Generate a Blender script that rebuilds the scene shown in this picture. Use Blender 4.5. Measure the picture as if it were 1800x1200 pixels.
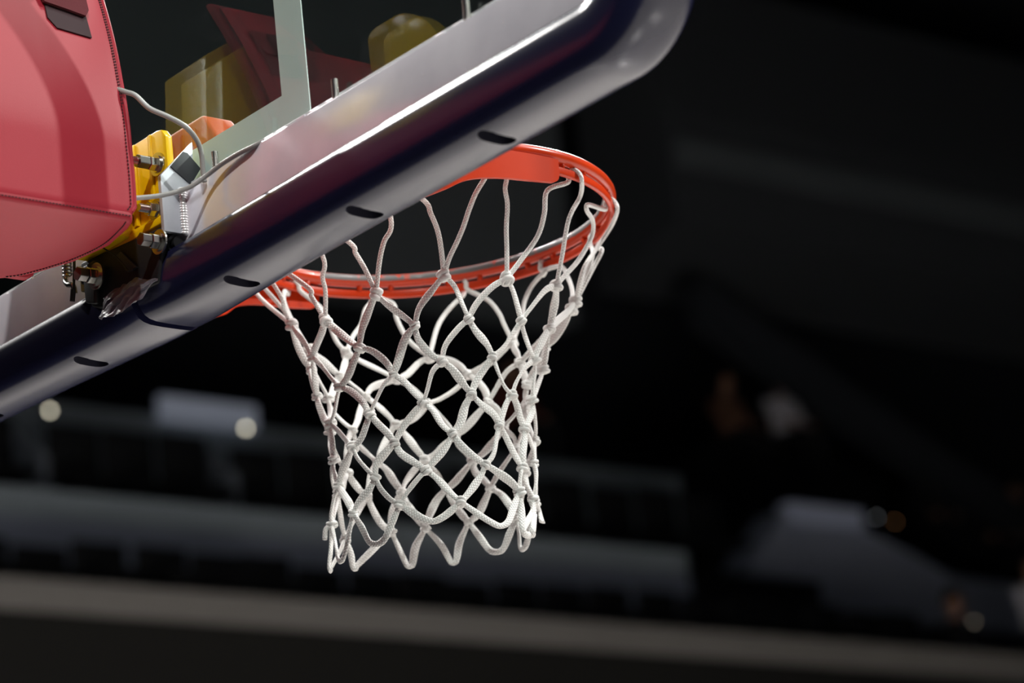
import bpy, bmesh, math, random
from mathutils import Vector, Matrix, Euler
random.seed(7)
PI = math.pi
for o in list(bpy.data.objects):
    bpy.data.objects.remove(o, do_unlink=True)
SC = bpy.context.scene
COL = SC.collection
RIM_Z = 3.05                       # the ring plane stands 3.05 m above the court

# ------------------------------------------------------------------ camera
cam = bpy.data.cameras.new('camera')
cam_o = bpy.data.objects.new('camera', cam)
COL.objects.link(cam_o)
cam.sensor_width = 36.0
cam.lens = 5610.688 / 1800 * 36
cam.clip_start = 0.05
cam.clip_end = 200
CR = ((0.6288, 0.77045703, -0.10491198), (0.29703131, -0.1133147, 0.94812034), (0.71859791, -0.62734022, -0.30010215))
m = Matrix((CR[0], CR[1], CR[2])).transposed().to_4x4()
m.translation = Vector((2.9046015, -2.02154079, -1.36587898 + RIM_Z))
cam_o.matrix_world = m
cam.dof.use_dof = True
cam.dof.focus_distance = 3.72
cam.dof.aperture_fstop = 4.0
SC.camera = cam_o

# ------------------------------------------------------------------ world, lamps, exposure
w = bpy.data.worlds.new('dark_arena')
SC.world = w
w.use_nodes = True
w.node_tree.nodes['Background'].inputs[0].default_value = (0.55, 0.68, 0.8, 1)
w.node_tree.nodes['Background'].inputs[1].default_value = 0.004
SC.view_settings.view_transform = 'Standard'
SC.view_settings.look = 'None'
SC.view_settings.exposure = 0.0
SC.view_settings.gamma = 1.0
SC.view_settings.use_curve_mapping = False

def arena_lamp(x, y, z, watts, size=0.5, aim=(0, 0.2, 0.0), spread=70, col=(1, 0.985, 0.96), shape='DISK', sy=None):
    l = bpy.data.lights.new('arena_floodlight', 'AREA')
    l.shape = shape
    l.size = size
    if sy:
        l.size_y = sy
    l.energy = watts
    l.color = col
    l.spread = math.radians(spread)
    o = bpy.data.objects.new('arena_floodlight', l)
    COL.objects.link(o)
    o.location = (x, y, z + RIM_Z)
    d = Vector(aim) - Vector((x, y, z))
    o.rotation_euler = d.to_track_quat('-Z', 'Y').to_euler()
    return o

# rows of floodlights high along both sides of the court
for y in (-4.0, 0.0, 4.0, 8.0):
    arena_lamp(-12.5, y, 11.5, 135, 0.6)
arena_lamp(12.5, -8.0, 12.5, 380, 0.5)
arena_lamp(11.5, 13.0, 13.0, 520, 0.35)
arena_lamp(-10.0, 14.0, 12.5, 390, 0.5)
# the wide wash of the roof rig over the playing floor
arena_lamp(-5.0, 9.0, 13.0, 1800, 3.0, aim=(-5.0, 9.0, -3), spread=60)
arena_lamp(4.0, 6.0, 13.0, 700, 3.0, aim=(3.0, 5.0, -3), spread=60)

# ------------------------------------------------------------------ materials
def mat(name, base=(0.5, 0.5, 0.5), rough=0.5, metal=0.0, spec=0.5, coat=0.0, coat_rough=0.1, emit=None, es=0.0, sheen=0.0):
    mt = bpy.data.materials.new(name)
    mt.use_nodes = True
    b = mt.node_tree.nodes['Principled BSDF']
    b.inputs['Base Color'].default_value = (*base, 1)
    b.inputs['Roughness'].default_value = rough
    b.inputs['Metallic'].default_value = metal
    b.inputs['Specular IOR Level'].default_value = spec
    b.inputs['Coat Weight'].default_value = coat
    b.inputs['Coat Roughness'].default_value = coat_rough
    b.inputs['Sheen Weight'].default_value = sheen
    if emit:
        b.inputs['Emission Color'].default_value = (*emit, 1)
        b.inputs['Emission Strength'].default_value = es
    return mt

def nd(mt, kind, **kw):
    n = mt.node_tree.nodes.new(kind)
    for k, v in kw.items():
        if k in n.inputs.keys() if hasattr(n.inputs, 'keys') else False:
            n.inputs[k].default_value = v
        else:
            setattr(n, k, v)
    return n

def lk(mt, a, b):
    mt.node_tree.links.new(a, b)

def bsdf(mt):
    return mt.node_tree.nodes['Principled BSDF']

def coords(mt, kind='Object'):
    t = mt.node_tree.nodes.new('ShaderNodeTexCoord')
    return t.outputs[kind]

def noise_bump(mt, scale, strength, dist=0.001, detail=3, kind='Object'):
    n = nd(mt, 'ShaderNodeTexNoise', Scale=scale, Detail=detail)
    lk(mt, coords(mt, kind), n.inputs['Vector'])
    b = nd(mt, 'ShaderNodeBump', Strength=strength, Distance=dist)
    lk(mt, n.outputs['Fac'], b.inputs['Height'])
    lk(mt, b.outputs['Normal'], bsdf(mt).inputs['Normal'])
    return n, b

def noise_color(mt, scale, c0, c1, lo=0.35, hi=0.65, detail=4, stretch=None):
    n = nd(mt, 'ShaderNodeTexNoise', Scale=scale, Detail=detail)
    c = coords(mt)
    if stretch:
        mp = nd(mt, 'ShaderNodeMapping')
        mp.inputs['Scale'].default_value = stretch
        lk(mt, c, mp.inputs['Vector'])
        c = mp.outputs['Vector']
    lk(mt, c, n.inputs['Vector'])
    r = nd(mt, 'ShaderNodeValToRGB')
    r.color_ramp.elements[0].position = lo
    r.color_ramp.elements[1].position = hi
    r.color_ramp.elements[0].color = (*c0, 1)
    r.color_ramp.elements[1].color = (*c1, 1)
    lk(mt, n.outputs['Fac'], r.inputs['Fac'])
    lk(mt, r.outputs['Color'], bsdf(mt).inputs['Base Color'])
    return n

M = {}
M['red'] = mat('red_vinyl', (0.36, 0.02, 0.035), 0.5, spec=0.25)
noise_color(M['red'], 3.0, (0.315, 0.017, 0.029), (0.355, 0.021, 0.036))
noise_bump(M['red'], 900, 0.25, 0.0004)
M['stitch'] = mat('black_thread', (0.012, 0.008, 0.01), 0.8)
M['velcro'] = mat('dark_red_webbing', (0.10, 0.006, 0.012), 0.9)
noise_bump(M['velcro'], 1500, 0.8, 0.001)
M['velcro_black'] = mat('black_hook_tape', (0.03, 0.008, 0.012), 0.85)
M['navy'] = mat('navy_foam_skin', (0.010, 0.011, 0.034), 0.20, spec=0.5)
M['shade'] = mat('near_black_slate', (0.07, 0.078, 0.09), 0.9)
M['blackfloor'] = mat('dark_blue_surround', (0.006, 0.008, 0.016), 0.5)
noise_bump(M['navy'], 40, 0.06, 0.001, 2)
M['navy_shade'] = mat('navy_slot_shade', (0.006, 0.006, 0.018), 0.6)  # pad navy darkened in colour to carry the shade inside the slots
M['alu'] = mat('brushed_aluminium', (0.80, 0.81, 0.83), 0.2, metal=0.3)
noise_color(M['alu'], 14, (0.80, 0.79, 0.85), (0.95, 0.94, 0.99), 0.3, 0.7, 8)
_n = nd(M['alu'], 'ShaderNodeTexNoise', Scale=60.0, Detail=6.0)
_mp = nd(M['alu'], 'ShaderNodeMapping'); _mp.inputs['Scale'].default_value = (0.06, 1, 1)
lk(M['alu'], coords(M['alu']), _mp.inputs['Vector']); lk(M['alu'], _mp.outputs['Vector'], _n.inputs['Vector'])
_r = nd(M['alu'], 'ShaderNodeMapRange'); _r.inputs['To Min'].default_value = 0.13; _r.inputs['To Max'].default_value = 0.24
lk(M['alu'], _n.outputs['Fac'], _r.inputs['Value']); lk(M['alu'], _r.outputs['Result'], bsdf(M['alu']).inputs['Roughness'])
M['alu_plate'] = mat('matt_aluminium_plate', (0.62, 0.65, 0.69), 0.5, metal=0.5)
noise_color(M['alu_plate'], 30, (0.50, 0.53, 0.58), (0.66, 0.69, 0.73), 0.3, 0.7, 8)
noise_bump(M['alu_plate'], 200, 0.1, 0.0005)
M['weld'] = mat('bright_weld_metal', (0.95, 0.94, 0.92), 0.2, metal=0.6)
M['gasket'] = mat('pale_glazing_tape', (0.52, 0.56, 0.57), 0.45)
M['paint'] = mat('white_target_paint', (0.70, 0.78, 0.77), 0.6, spec=0.2)
M['orange'] = mat('orange_rim_enamel', (0.46, 0.031, 0.005), 0.32, spec=0.22, coat=0.06, coat_rough=0.1)
noise_bump(M['orange'], 60, 0.08, 0.001)
M['orange_pad'] = mat('orange_moulded_cover', (0.42, 0.045, 0.012), 0.55, spec=0.1)
noise_bump(M['orange_pad'], 120, 0.15, 0.001)
M['yellow'] = mat('yellow_enamel', (0.80, 0.50, 0.003), 0.26, spec=0.5, coat=0.4, coat_rough=0.1)
noise_bump(M['yellow'], 50, 0.10, 0.001)
M['zinc'] = mat('zinc_plated_steel', (0.56, 0.55, 0.50), 0.24, metal=1.0)
M['steel_dark'] = mat('dark_steel', (0.20, 0.19, 0.18), 0.3, metal=1.0)
M['black'] = mat('black_plastic', (0.012, 0.012, 0.013), 0.5, spec=0.2)
M['tape'] = mat('black_gaffer_tape', (0.17, 0.17, 0.20), 0.34, spec=0.9, sheen=0.2)  # black tape's base lifted towards grey to stand for the lamp sheen
noise_bump(M['tape'], 700, 0.5, 0.0006)
M['tape_matt'] = mat('black_cloth_tape', (0.018, 0.020, 0.024), 0.6)
noise_bump(M['tape_matt'], 1500, 0.3, 0.0004)
M['cable'] = mat('grey_cable_sheath', (0.36, 0.355, 0.34), 0.4)
M['cord'] = mat('white_braided_nylon', (0.80, 0.785, 0.76), 0.75, spec=0.3, sheen=0.2)
# braid: two crossing waves in the cord's own UV (u round, v along, metres)
_m = M['cord']
_uv = coords(_m, 'UV')
_w1 = nd(_m, 'ShaderNodeTexWave', wave_type='BANDS', bands_direction='DIAGONAL')
_w1.inputs['Scale'].default_value = 1.0
_mp = nd(_m, 'ShaderNodeMapping'); _mp.inputs['Scale'].default_value = (3.4, 165.0, 1.0)
lk(_m, _uv, _mp.inputs['Vector']); lk(_m, _mp.outputs['Vector'], _w1.inputs['Vector'])
_w2 = nd(_m, 'ShaderNodeTexWave', wave_type='BANDS', bands_direction='DIAGONAL')
_w2.inputs['Scale'].default_value = 1.0
_mp2 = nd(_m, 'ShaderNodeMapping'); _mp2.inputs['Scale'].default_value = (-3.4, 165.0, 1.0)
lk(_m, _uv, _mp2.inputs['Vector']); lk(_m, _mp2.outputs['Vector'], _w2.inputs['Vector'])
_mx = nd(_m, 'ShaderNodeMath', operation='MULTIPLY')
lk(_m, _w1.outputs['Fac'], _mx.inputs[0]); lk(_m, _w2.outputs['Fac'], _mx.inputs[1])
_b = nd(_m, 'ShaderNodeBump', Strength=0.8, Distance=0.0008)
lk(_m, _mx.outputs[0], _b.inputs['Height']); lk(_m, _b.outputs['Normal'], bsdf(_m).inputs['Normal'])
_cr = nd(_m, 'ShaderNodeMapRange'); _cr.inputs['To Min'].default_value = 0.62; _cr.inputs['To Max'].default_value = 0.97
lk(_m, _mx.outputs[0], _cr.inputs['Value'])
_cc = nd(_m, 'ShaderNodeCombineColor')
lk(_m, _cr.outputs['Result'], _cc.inputs[0])
_g = nd(_m, 'ShaderNodeMath', operation='MULTIPLY'); _g.inputs[1].default_value = 0.985
_h = nd(_m, 'ShaderNodeMath', operation='MULTIPLY'); _h.inputs[1].default_value = 0.955
lk(_m, _cr.outputs['Result'], _g.inputs[0]); lk(_m, _cr.outputs['Result'], _h.inputs[0])
lk(_m, _g.outputs[0], _cc.inputs[1]); lk(_m, _h.outputs[0], _cc.inputs[2])
lk(_m, _cc.outputs[0], bsdf(_m).inputs['Base Color'])

# worn rim: the inner top of the ring is rubbed to grey primer where players' hands reach it
_m = M['rim'] = mat('worn_orange_ring_enamel', (0.48, 0.034, 0.006), 0.28, spec=0.3, coat=0.1, coat_rough=0.1)
_sep = nd(_m, 'ShaderNodeSeparateXYZ'); lk(_m, coords(_m), _sep.inputs[0])
_ln = nd(_m, 'ShaderNodeVectorMath', operation='LENGTH')
_cx = nd(_m, 'ShaderNodeCombineXYZ'); lk(_m, _sep.outputs[0], _cx.inputs[0]); lk(_m, _sep.outputs[1], _cx.inputs[1])
lk(_m, _cx.outputs[0], _ln.inputs[0])
_nz = nd(_m, 'ShaderNodeTexNoise', Scale=55.0, Detail=5.0); lk(_m, coords(_m), _nz.inputs['Vector'])
_a = nd(_m, 'ShaderNodeMapRange'); _a.inputs['From Min'].default_value = 0.2355; _a.inputs['From Max'].default_value = 0.2325
lk(_m, _ln.outputs['Value'], _a.inputs['Value'])
_z = nd(_m, 'ShaderNodeMapRange'); _z.inputs['From Min'].default_value = -0.0045; _z.inputs['From Max'].default_value = -0.0015
lk(_m, _sep.outputs[2], _z.inputs['Value'])
_y = nd(_m, 'ShaderNodeMapRange'); _y.inputs['From Min'].default_value = -0.06; _y.inputs['From Max'].default_value = 0.02
lk(_m, _sep.outputs[1], _y.inputs['Value'])
_p = nd(_m, 'ShaderNodeMath', operation='MULTIPLY'); lk(_m, _a.outputs[0], _p.inputs[0]); lk(_m, _z.outputs[0], _p.inputs[1])
_q = nd(_m, 'ShaderNodeMath', operation='MULTIPLY'); lk(_m, _p.outputs[0], _q.inputs[0]); lk(_m, _y.outputs[0], _q.inputs[1])
_s = nd(_m, 'ShaderNodeMath', operation='ADD'); lk(_m, _q.outputs[0], _s.inputs[0]); lk(_m, _nz.outputs['Fac'], _s.inputs[1])
_t = nd(_m, 'ShaderNodeMapRange'); _t.inputs['From Min'].default_value = 1.32; _t.inputs['From Max'].default_value = 1.42
lk(_m, _s.outputs[0], _t.inputs['Value'])
_mix = nd(_m, 'ShaderNodeMix', data_type='RGBA')
for _i in _mix.inputs:
    if _i.type == 'RGBA' and _i.name == 'A': _i.default_value = (0.50, 0.038, 0.007, 1)
    if _i.type == 'RGBA' and _i.name == 'B': _i.default_value = (0.13, 0.12, 0.12, 1)
lk(_m, _t.outputs[0], _mix.inputs[0])
_ro = nd(_m, 'ShaderNodeMapRange'); _ro.inputs['To Min'].default_value = 0.28; _ro.inputs['To Max'].default_value = 0.6
lk(_m, _t.outputs[0], _ro.inputs['Value']); lk(_m, _ro.outputs[0], bsdf(_m).inputs['Roughness'])
lk(_m, [o for o in _mix.outputs if o.type == 'RGBA'][0], bsdf(_m).inputs['Base Color'])

# glass: a clear sheet that mirrors by its Fresnel term, with faint smears and scratches
_m = M['glass'] = bpy.data.materials.new('backboard_glass')
_m.use_nodes = True
_nt = _m.node_tree
_nt.nodes.remove(_nt.nodes['Principled BSDF'])
_out = _nt.nodes['Material Output']
_tr = nd(_m, 'ShaderNodeBsdfTransparent'); _tr.inputs[0].default_value = (0.90, 0.95, 0.93, 1)
_gl = nd(_m, 'ShaderNodeBsdfGlossy'); _gl.inputs['Roughness'].default_value = 0.0
_df = nd(_m, 'ShaderNodeBsdfDiffuse'); _df.inputs[0].default_value = (0.6, 0.68, 0.75, 1)
_fr = nd(_m, 'ShaderNodeFresnel', IOR=1.5)
_ge = nd(_m, 'ShaderNodeNewGeometry')
_io = nd(_m, 'ShaderNodeMapRange'); _io.inputs['To Min'].default_value = 1.5; _io.inputs['To Max'].default_value = 1 / 1.5
lk(_m, _ge.outputs['Backfacing'], _io.inputs['Value']); lk(_m, _io.outputs['Result'], _fr.inputs['IOR'])
_mx1 = nd(_m, 'ShaderNodeMixShader')
lk(_m, _fr.outputs[0], _mx1.inputs[0]); lk(_m, _tr.outputs[0], _mx1.inputs[1]); lk(_m, _gl.outputs[0], _mx1.inputs[2])
_n1 = nd(_m, 'ShaderNodeTexNoise', Scale=9.0, Detail=8.0, Roughness=0.7, Distortion=2.5); lk(_m, coords(_m), _n1.inputs['Vector'])
_r1 = nd(_m, 'ShaderNodeMapRange'); _r1.inputs['From Min'].default_value = 0.56; _r1.inputs['From Max'].default_value = 0.85; _r1.inputs['To Max'].default_value = 0.06
lk(_m, _n1.outputs['Fac'], _r1.inputs['Value'])
_mx2 = nd(_m, 'ShaderNodeMixShader')
lk(_m, _r1.outputs[0], _mx2.inputs[0]); lk(_m, _mx1.outputs[0], _mx2.inputs[1]); lk(_m, _df.outputs[0], _mx2.inputs[2])
lk(_m, _mx2.outputs[0], _out.inputs['Surface'])

# playing floor: maple strips
_m = M['wood'] = mat('maple_court', (0.5, 0.36, 0.22), 0.25, coat=0.4, coat_rough=0.1)
_br = nd(_m, 'ShaderNodeTexBrick', Scale=1.0)
_br.inputs['Color1'].default_value = (0.50, 0.475, 0.455, 1); _br.inputs['Color2'].default_value = (0.45, 0.43, 0.41, 1)
_br.inputs['Mortar'].default_value = (0.25, 0.17, 0.1, 1)
_br.inputs['Mortar Size'].default_value = 0.002; _br.inputs['Brick Width'].default_value = 1.2; _br.inputs['Row Height'].default_value = 0.06
lk(_m, coords(_m), _br.inputs['Vector']); lk(_m, _br.outputs['Color'], bsdf(_m).inputs['Base Color'])

M['concrete'] = mat('dark_grey_stand_wall', (0.30, 0.34, 0.42), 0.85)
noise_color(M['concrete'], 0.8, (0.40, 0.45, 0.58), (0.48, 0.53, 0.68))
M['concrete_low'] = mat('grey_green_stand_wall', (0.46, 0.54, 0.60), 0.85)
M['warm_fascia'] = mat('warm_grey_fascia', (0.34, 0.32, 0.30), 0.8)
M['soffit'] = mat('black_soffit', (0.02, 0.019, 0.017), 0.9)
M['backwall'] = mat('black_back_wall', (0.030, 0.035, 0.045), 0.95)
M['haze_wall'] = mat('dark_slate_wall', (0.14, 0.16, 0.175), 0.9)
M['seat'] = mat('black_seat_shell', (0.006, 0.007, 0.009), 0.6)
M['divider'] = mat('slate_seat_panel', (0.22, 0.25, 0.30), 0.8)
M['panel'] = mat('pale_blue_grey_panel', (0.5, 0.55, 0.65), 0.7, emit=(0.72, 0.8, 1.0), es=0.10)  # emission added only to lift the wall panel's brightness
M['panel_dim'] = mat('dim_blue_grey_panel', (0.5, 0.55, 0.7), 0.7, emit=(0.72, 0.78, 1.0), es=0.03)  # weak emission added so the hood panel reads paler
M['lamp_glow'] = mat('warm_lamp_lens', (0.1, 0.1, 0.1), 0.5, emit=(1.0, 0.93, 0.72), es=6.0)
M['lamp_dim'] = mat('dim_lamp_lens', (0.1, 0.1, 0.1), 0.5, emit=(0.9, 0.95, 1.0), es=0.8)
M['lamp_amber'] = mat('amber_lamp_lens', (0.1, 0.1, 0.1), 0.5, emit=(1.0, 0.5, 0.2), es=0.7)
M['lamp_warm'] = mat('faint_warm_lens', (0.1, 0.1, 0.1), 0.5, emit=(1.0, 0.85, 0.65), es=1.0)
M['maroon_cloth'] = mat('dark_red_shirt', (0.22, 0.05, 0.04), 0.9)
M['lamp_body'] = mat('dark_lamp_housing', (0.02, 0.02, 0.02), 0.5)
M['skin'] = mat('skin', (0.40, 0.22, 0.15), 0.6)
M['hair'] = mat('dark_hair', (0.02, 0.015, 0.012), 0.6)
M['white_cloth'] = mat('white_shirt', (0.85, 0.83, 0.92), 0.9)
M['brown_cloth'] = mat('brown_shirt', (0.20, 0.10, 0.06), 0.9)
M['dark_cloth'] = mat('dark_clothes', (0.012, 0.013, 0.017), 0.9)
M['maroon'] = mat('maroon_board', (0.12, 0.03, 0.05), 0.8)

# ------------------------------------------------------------------ helpers
WORLD = {}      # world origin of every object made here

def link(o, parent=None, origin=None):
    COL.objects.link(o)
    if parent:
        o.parent = parent
    return o

def thing(name, label, cat, loc=(0, 0, 0), group=None):
    """Empty at the base of a thing; loc is in the ring frame (z = 0 is the ring plane)."""
    o = bpy.data.objects.new(name, None)
    o.empty_display_size = 0.05
    COL.objects.link(o)
    L = Vector(loc) + Vector((0, 0, RIM_Z))
    o.location = L
    WORLD[o.name] = L
    tag(o, label, cat, group)
    return o

def tag(o, label, cat=None, group=None):
    o['label'] = label
    if cat: o['category'] = cat
    if group: o['group'] = group
    return o

def finish(name, bm, mt, parent=None, smooth=True, loc=(0, 0, 0), label=None, auto=35):
    """bm is written in the ring frame; the object origin is the parent's origin (or loc)."""
    org = WORLD[parent.name] if parent else Vector(loc) + Vector((0, 0, RIM_Z))
    bmesh.ops.recalc_face_normals(bm, faces=bm.faces[:])
    bmesh.ops.translate(bm, verts=bm.verts[:], vec=Vector((0, 0, RIM_Z)) - org)
    me = bpy.data.meshes.new(name)
    bm.to_mesh(me)
    bm.free()
    if smooth:
        me.polygons.foreach_set('use_smooth', [True] * len(me.polygons))
        if auto:
            me.set_sharp_from_angle(angle=math.radians(auto))
    if isinstance(mt, (list, tuple)):
        for x in mt: me.materials.append(x)
    else:
        me.materials.append(mt)
    o = bpy.data.objects.new(name, me)
    COL.objects.link(o)
    if parent:
        o.parent = parent
    else:
        o.location = org
    WORLD[o.name] = org
    if label: o['label'] = label
    return o

def box(bm, lo, hi, bevel=0.0, seg=2, rot=None, pivot=None):
    r = bmesh.ops.create_cube(bm, size=1.0)
    vs = r['verts']
    c = [(a + b) / 2 for a, b in zip(lo, hi)]
    s = [abs(b - a) for a, b in zip(lo, hi)]
    bmesh.ops.scale(bm, verts=vs, vec=s)
    if rot:
        bmesh.ops.rotate(bm, verts=vs, cent=(0, 0, 0), matrix=Euler(rot).to_matrix())
    bmesh.ops.translate(bm, verts=vs, vec=c)
    if bevel:
        es = list({e for v in vs for e in v.link_edges})
        bmesh.ops.bevel(bm, geom=es, offset=bevel, segments=seg, profile=0.5, affect='EDGES')
    return bm

def prism(bm, pts, axis, a, b, bevel=0.0, seg=2):
    """polygon pts (in the two other axes, in order) extruded along axis from a to b"""
    def P(p, t):
        if axis == 0: return (t, p[0], p[1])
        if axis == 1: return (p[0], t, p[1])
        return (p[0], p[1], t)
    A = [bm.verts.new(P(p, a)) for p in pts]
    B = [bm.verts.new(P(p, b)) for p in pts]
    fs = [bm.faces.new(A), bm.faces.new(B[::-1])]
    n = len(pts)
    for i in range(n):
        fs.append(bm.faces.new([A[i], B[i], B[(i + 1) % n], A[(i + 1) % n]]))
    if bevel:
        bmesh.ops.recalc_face_normals(bm, faces=fs)
        es = list({e for f in fs for e in f.edges})
        bmesh.ops.bevel(bm, geom=es, offset=bevel, segments=seg, profile=0.5, affect='EDGES')
    return bm

def cyl(bm, p, q, r, n=16, r2=None):
    p, q = Vector(p), Vector(q)
    d = q - p
    mt = Matrix.Translation((p + q) / 2) @ d.to_track_quat('Z', 'Y').to_matrix().to_4x4()
    bmesh.ops.create_cone(bm, cap_ends=True, segments=n, radius1=r, radius2=r if r2 is None else r2, depth=d.length, matrix=mt)
    return bm

def catmull(pts, n):
    P = [Vector(p) for p in pts]
    P = [P[0] * 2 - P[1]] + P + [P[-1] * 2 - P[-2]]
    out = []
    for i in range(1, len(P) - 2):
        a, b, c, d = P[i - 1], P[i], P[i + 1], P[i + 2]
        for k in range(n):
            t = k / n
            out.append(0.5 * ((2 * b) + (c - a) * t + (2 * a - 5 * b + 4 * c - d) * t * t + (3 * b - a - 3 * c + d) * t ** 3))
    out.append(P[-2])
    return out

def tube(bm, path, wid, thk=None, ref=None, n=10, uv=False, caps=True):
    """sweep an ellipse (half-width wid[i] across, half-thickness thk[i] along ref) over path"""
    m_ = len(path)
    if not isinstance(wid, (list, tuple)): wid = [wid] * m_
    if thk is None: thk = wid
    if not isinstance(thk, (list, tuple)): thk = [thk] * m_
    lay = bm.loops.layers.uv.verify() if uv else None
    rings = []
    dist = [0.0]
    for i in range(1, m_): dist.append(dist[-1] + (path[i] - path[i - 1]).length)
    prev = None
    for i in range(m_):
        t = (path[min(i + 1, m_ - 1)] - path[max(i - 1, 0)]).normalized()
        if ref is not None:
            r = Vector(ref[i]) if isinstance(ref, list) else Vector(ref)
        else:
            r = prev if prev is not None else (Vector((0, 0, 1)) if abs(t.z) < 0.9 else Vector((1, 0, 0)))
        nn = (r - t * r.dot(t))
        if nn.length < 1e-6: nn = t.orthogonal()
        nn.normalize()
        prev = nn
        bb = t.cross(nn)
        rings.append([bm.verts.new(path[i] + bb * math.cos(2 * PI * k / n) * wid[i] + nn * math.sin(2 * PI * k / n) * thk[i]) for k in range(n)])
    for i in range(m_ - 1):
        for k in range(n):
            f = bm.faces.new([rings[i][k], rings[i][(k + 1) % n], rings[i + 1][(k + 1) % n], rings[i + 1][k]])
            if uv:
                us = (k / n, (k + 1) / n, (k + 1) / n, k / n)
                vs = (dist[i], dist[i], dist[i + 1], dist[i + 1])
                for l, u_, v_ in zip(f.loops, us, vs): l[lay].uv = (u_, v_)
    if caps:
        bm.faces.new(rings[0][::-1]); bm.faces.new(rings[-1])
    return bm

def revolve(bm, prof, a0=0, a1=360, n=144, cx=0, cy=0):
    """closed profile [(r, z)...] turned about the vertical through (cx, cy)"""
    full = abs(a1 - a0) >= 360
    k_ = n if full else n + 1
    rings = []
    for i in range(k_):
        a = math.radians(a0 + (a1 - a0) * i / n)
        rings.append([bm.verts.new((cx + r * math.cos(a), cy + r * math.sin(a), z)) for r, z in prof])
    m_ = len(prof)
    for i in range(n):
        A, B = rings[i], rings[(i + 1) % k_]
        for j in range(m_):
            bm.faces.new([A[j], B[j], B[(j + 1) % m_], A[(j + 1) % m_]])
    if not full:
        bm.faces.new(rings[0]); bm.faces.new(rings[-1][::-1])
    return bm

def rrect(cx, cy, hw, hh, r, n=4):
    out = []
    for sx, sy, a in ((1, 1, 0), (-1, 1, 90), (-1, -1, 180), (1, -1, 270)):
        for k in range(n + 1):
            t = math.radians(a + 90 * k / n)
            out.append((cx + sx * (hw - r) + r * math.cos(t), cy + sy * (hh - r) + r * math.sin(t)))
    return out

def structure(name, bm, mt, loc=(0, 0, 0), smooth=False):
    o = finish(name, bm, mt, None, smooth, loc)
    o['kind'] = 'structure'
    return o

# ------------------------------------------------------------------ the arena far behind (stands run along Y)
# all numbers below are in the ring frame
def wallbox(name, lo, hi, mt, bevel=0.0):
    bm = bmesh.new()
    box(bm, lo, hi, bevel)
    return structure(name, bm, mt)

bm = bmesh.new(); box(bm, (-30, -22, -3.25), (24, 48, -3.07))
structure('floor', bm, M['blackfloor'])
bm = bmesh.new(); box(bm, (-7.6, -1.2, -3.07), (7.6, 26.9, -3.05))
structure('floor_court', bm, M['wood'])
wallbox('ceiling', (-30, -22, 16.0), (24, 48, 16.3), M['backwall'])
wallbox('wall_back', (-26.4, -22, -3.05), (-26, 48, 16.0), M['backwall'])
wallbox('wall_far', (-30, 48, -3.05), (24, 48.4, 16.0), M['backwall'])
wallbox('wall_near', (-30, -22.4, -3.05), (24, -22, 16.0), M['backwall'])
wallbox('wall_right', (24, -22, -3.05), (24.4, 48, 16.0), M['backwall'])

# lower tier: black soffit, warm fascia rail, seat deck
bm = bmesh.new(); prism(bm, [(-17.3, 3.2), (-17.02, 4.235), (-17.02, 4.24), (-18.9, 4.24), (-18.9, 3.2)], 1, -6, 34)
structure('trim_1', bm, M['soffit'])
bm = bmesh.new(); box(bm, (-17.2, -6, 4.24), (-17.0, 34, 4.50), 0.03)
structure('trim_2', bm, M['warm_fascia'])
bm = bmesh.new(); box(bm, (-19.0, -6, 4.24), (-17.2, 34, 4.34))
structure('trim_3', bm, M['seat'])
# parapet wall of the next tier, two courses
bm = bmesh.new(); box(bm, (-19.3, -6, 4.34), (-19.0, 19.05, 5.60))
structure('wall_left', bm, M['concrete'])
bm = bmesh.new(); box(bm, (-19.34, -6, 5.60), (-19.0, 19.05, 5.86), 0.03)
structure('trim_4', bm, M['concrete_low'])
bm = bmesh.new(); box(bm, (-21.2, -6, 5.4), (-19.34, 21.2, 5.78))
structure('trim_5', bm, M['seat'])
# wall behind the upper seats
bm = bmesh.new(); box(bm, (-21.4, -6, 5.4), (-21.2, 21.2, 7.42))
structure('wall_upper', bm, M['concrete_low'])
# dark slate wall high up behind the net and the balcony at the right
bm = bmesh.new(); box(bm, (-21.9, 13.0, 9.15), (-21.5, 20.3, 14.5))
structure('wall_high', bm, M['haze_wall'])
bm = bmesh.new(); prism(bm, [(-22.5, 10.0), (-21.0, 10.35), (-21.0, 11.7), (-21.6, 13.8), (-22.5, 13.8)], 1, 21.5, 36)
structure('balcony_front', bm, M['shade'])
bm = bmesh.new(); box(bm, (-21.0, 21.5, 11.0), (-20.85, 36, 11.35), 0.04)
structure('trim_6', bm, M['haze_wall'])
# sloping stair flank rising to the right
bm = bmesh.new(); prism(bm, [(22.0, 9.35), (27.5, 6.9), (27.5, 7.35), (22.0, 9.85)], 0, -21.6, -21.3)
structure('trim_7', bm, M['backwall'])

# concrete hood of the stair exit with its pale panel, brightened by weak emission
t = thing('stair_exit_hood', 'grey sloping-sided stair exit hood with pale panel on its top, right side of the stands', 'stair hood', (-20.0, 22.0, 5.6))
bm = bmesh.new(); prism(bm, [(20.5, 5.70), (26.6, 5.60), (26.6, 6.12), (24.0, 6.2), (22.75, 6.62), (21.55, 6.78)], 0, -20.5, -20.0)
finish('hood_wall', bm, M['concrete'], t, False)
bm = bmesh.new(); box(bm, (-20.15, 21.55, 6.62), (-19.95, 22.65, 6.84), 0.02)
finish('panel', bm, M['panel_dim'], t, False)

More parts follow.
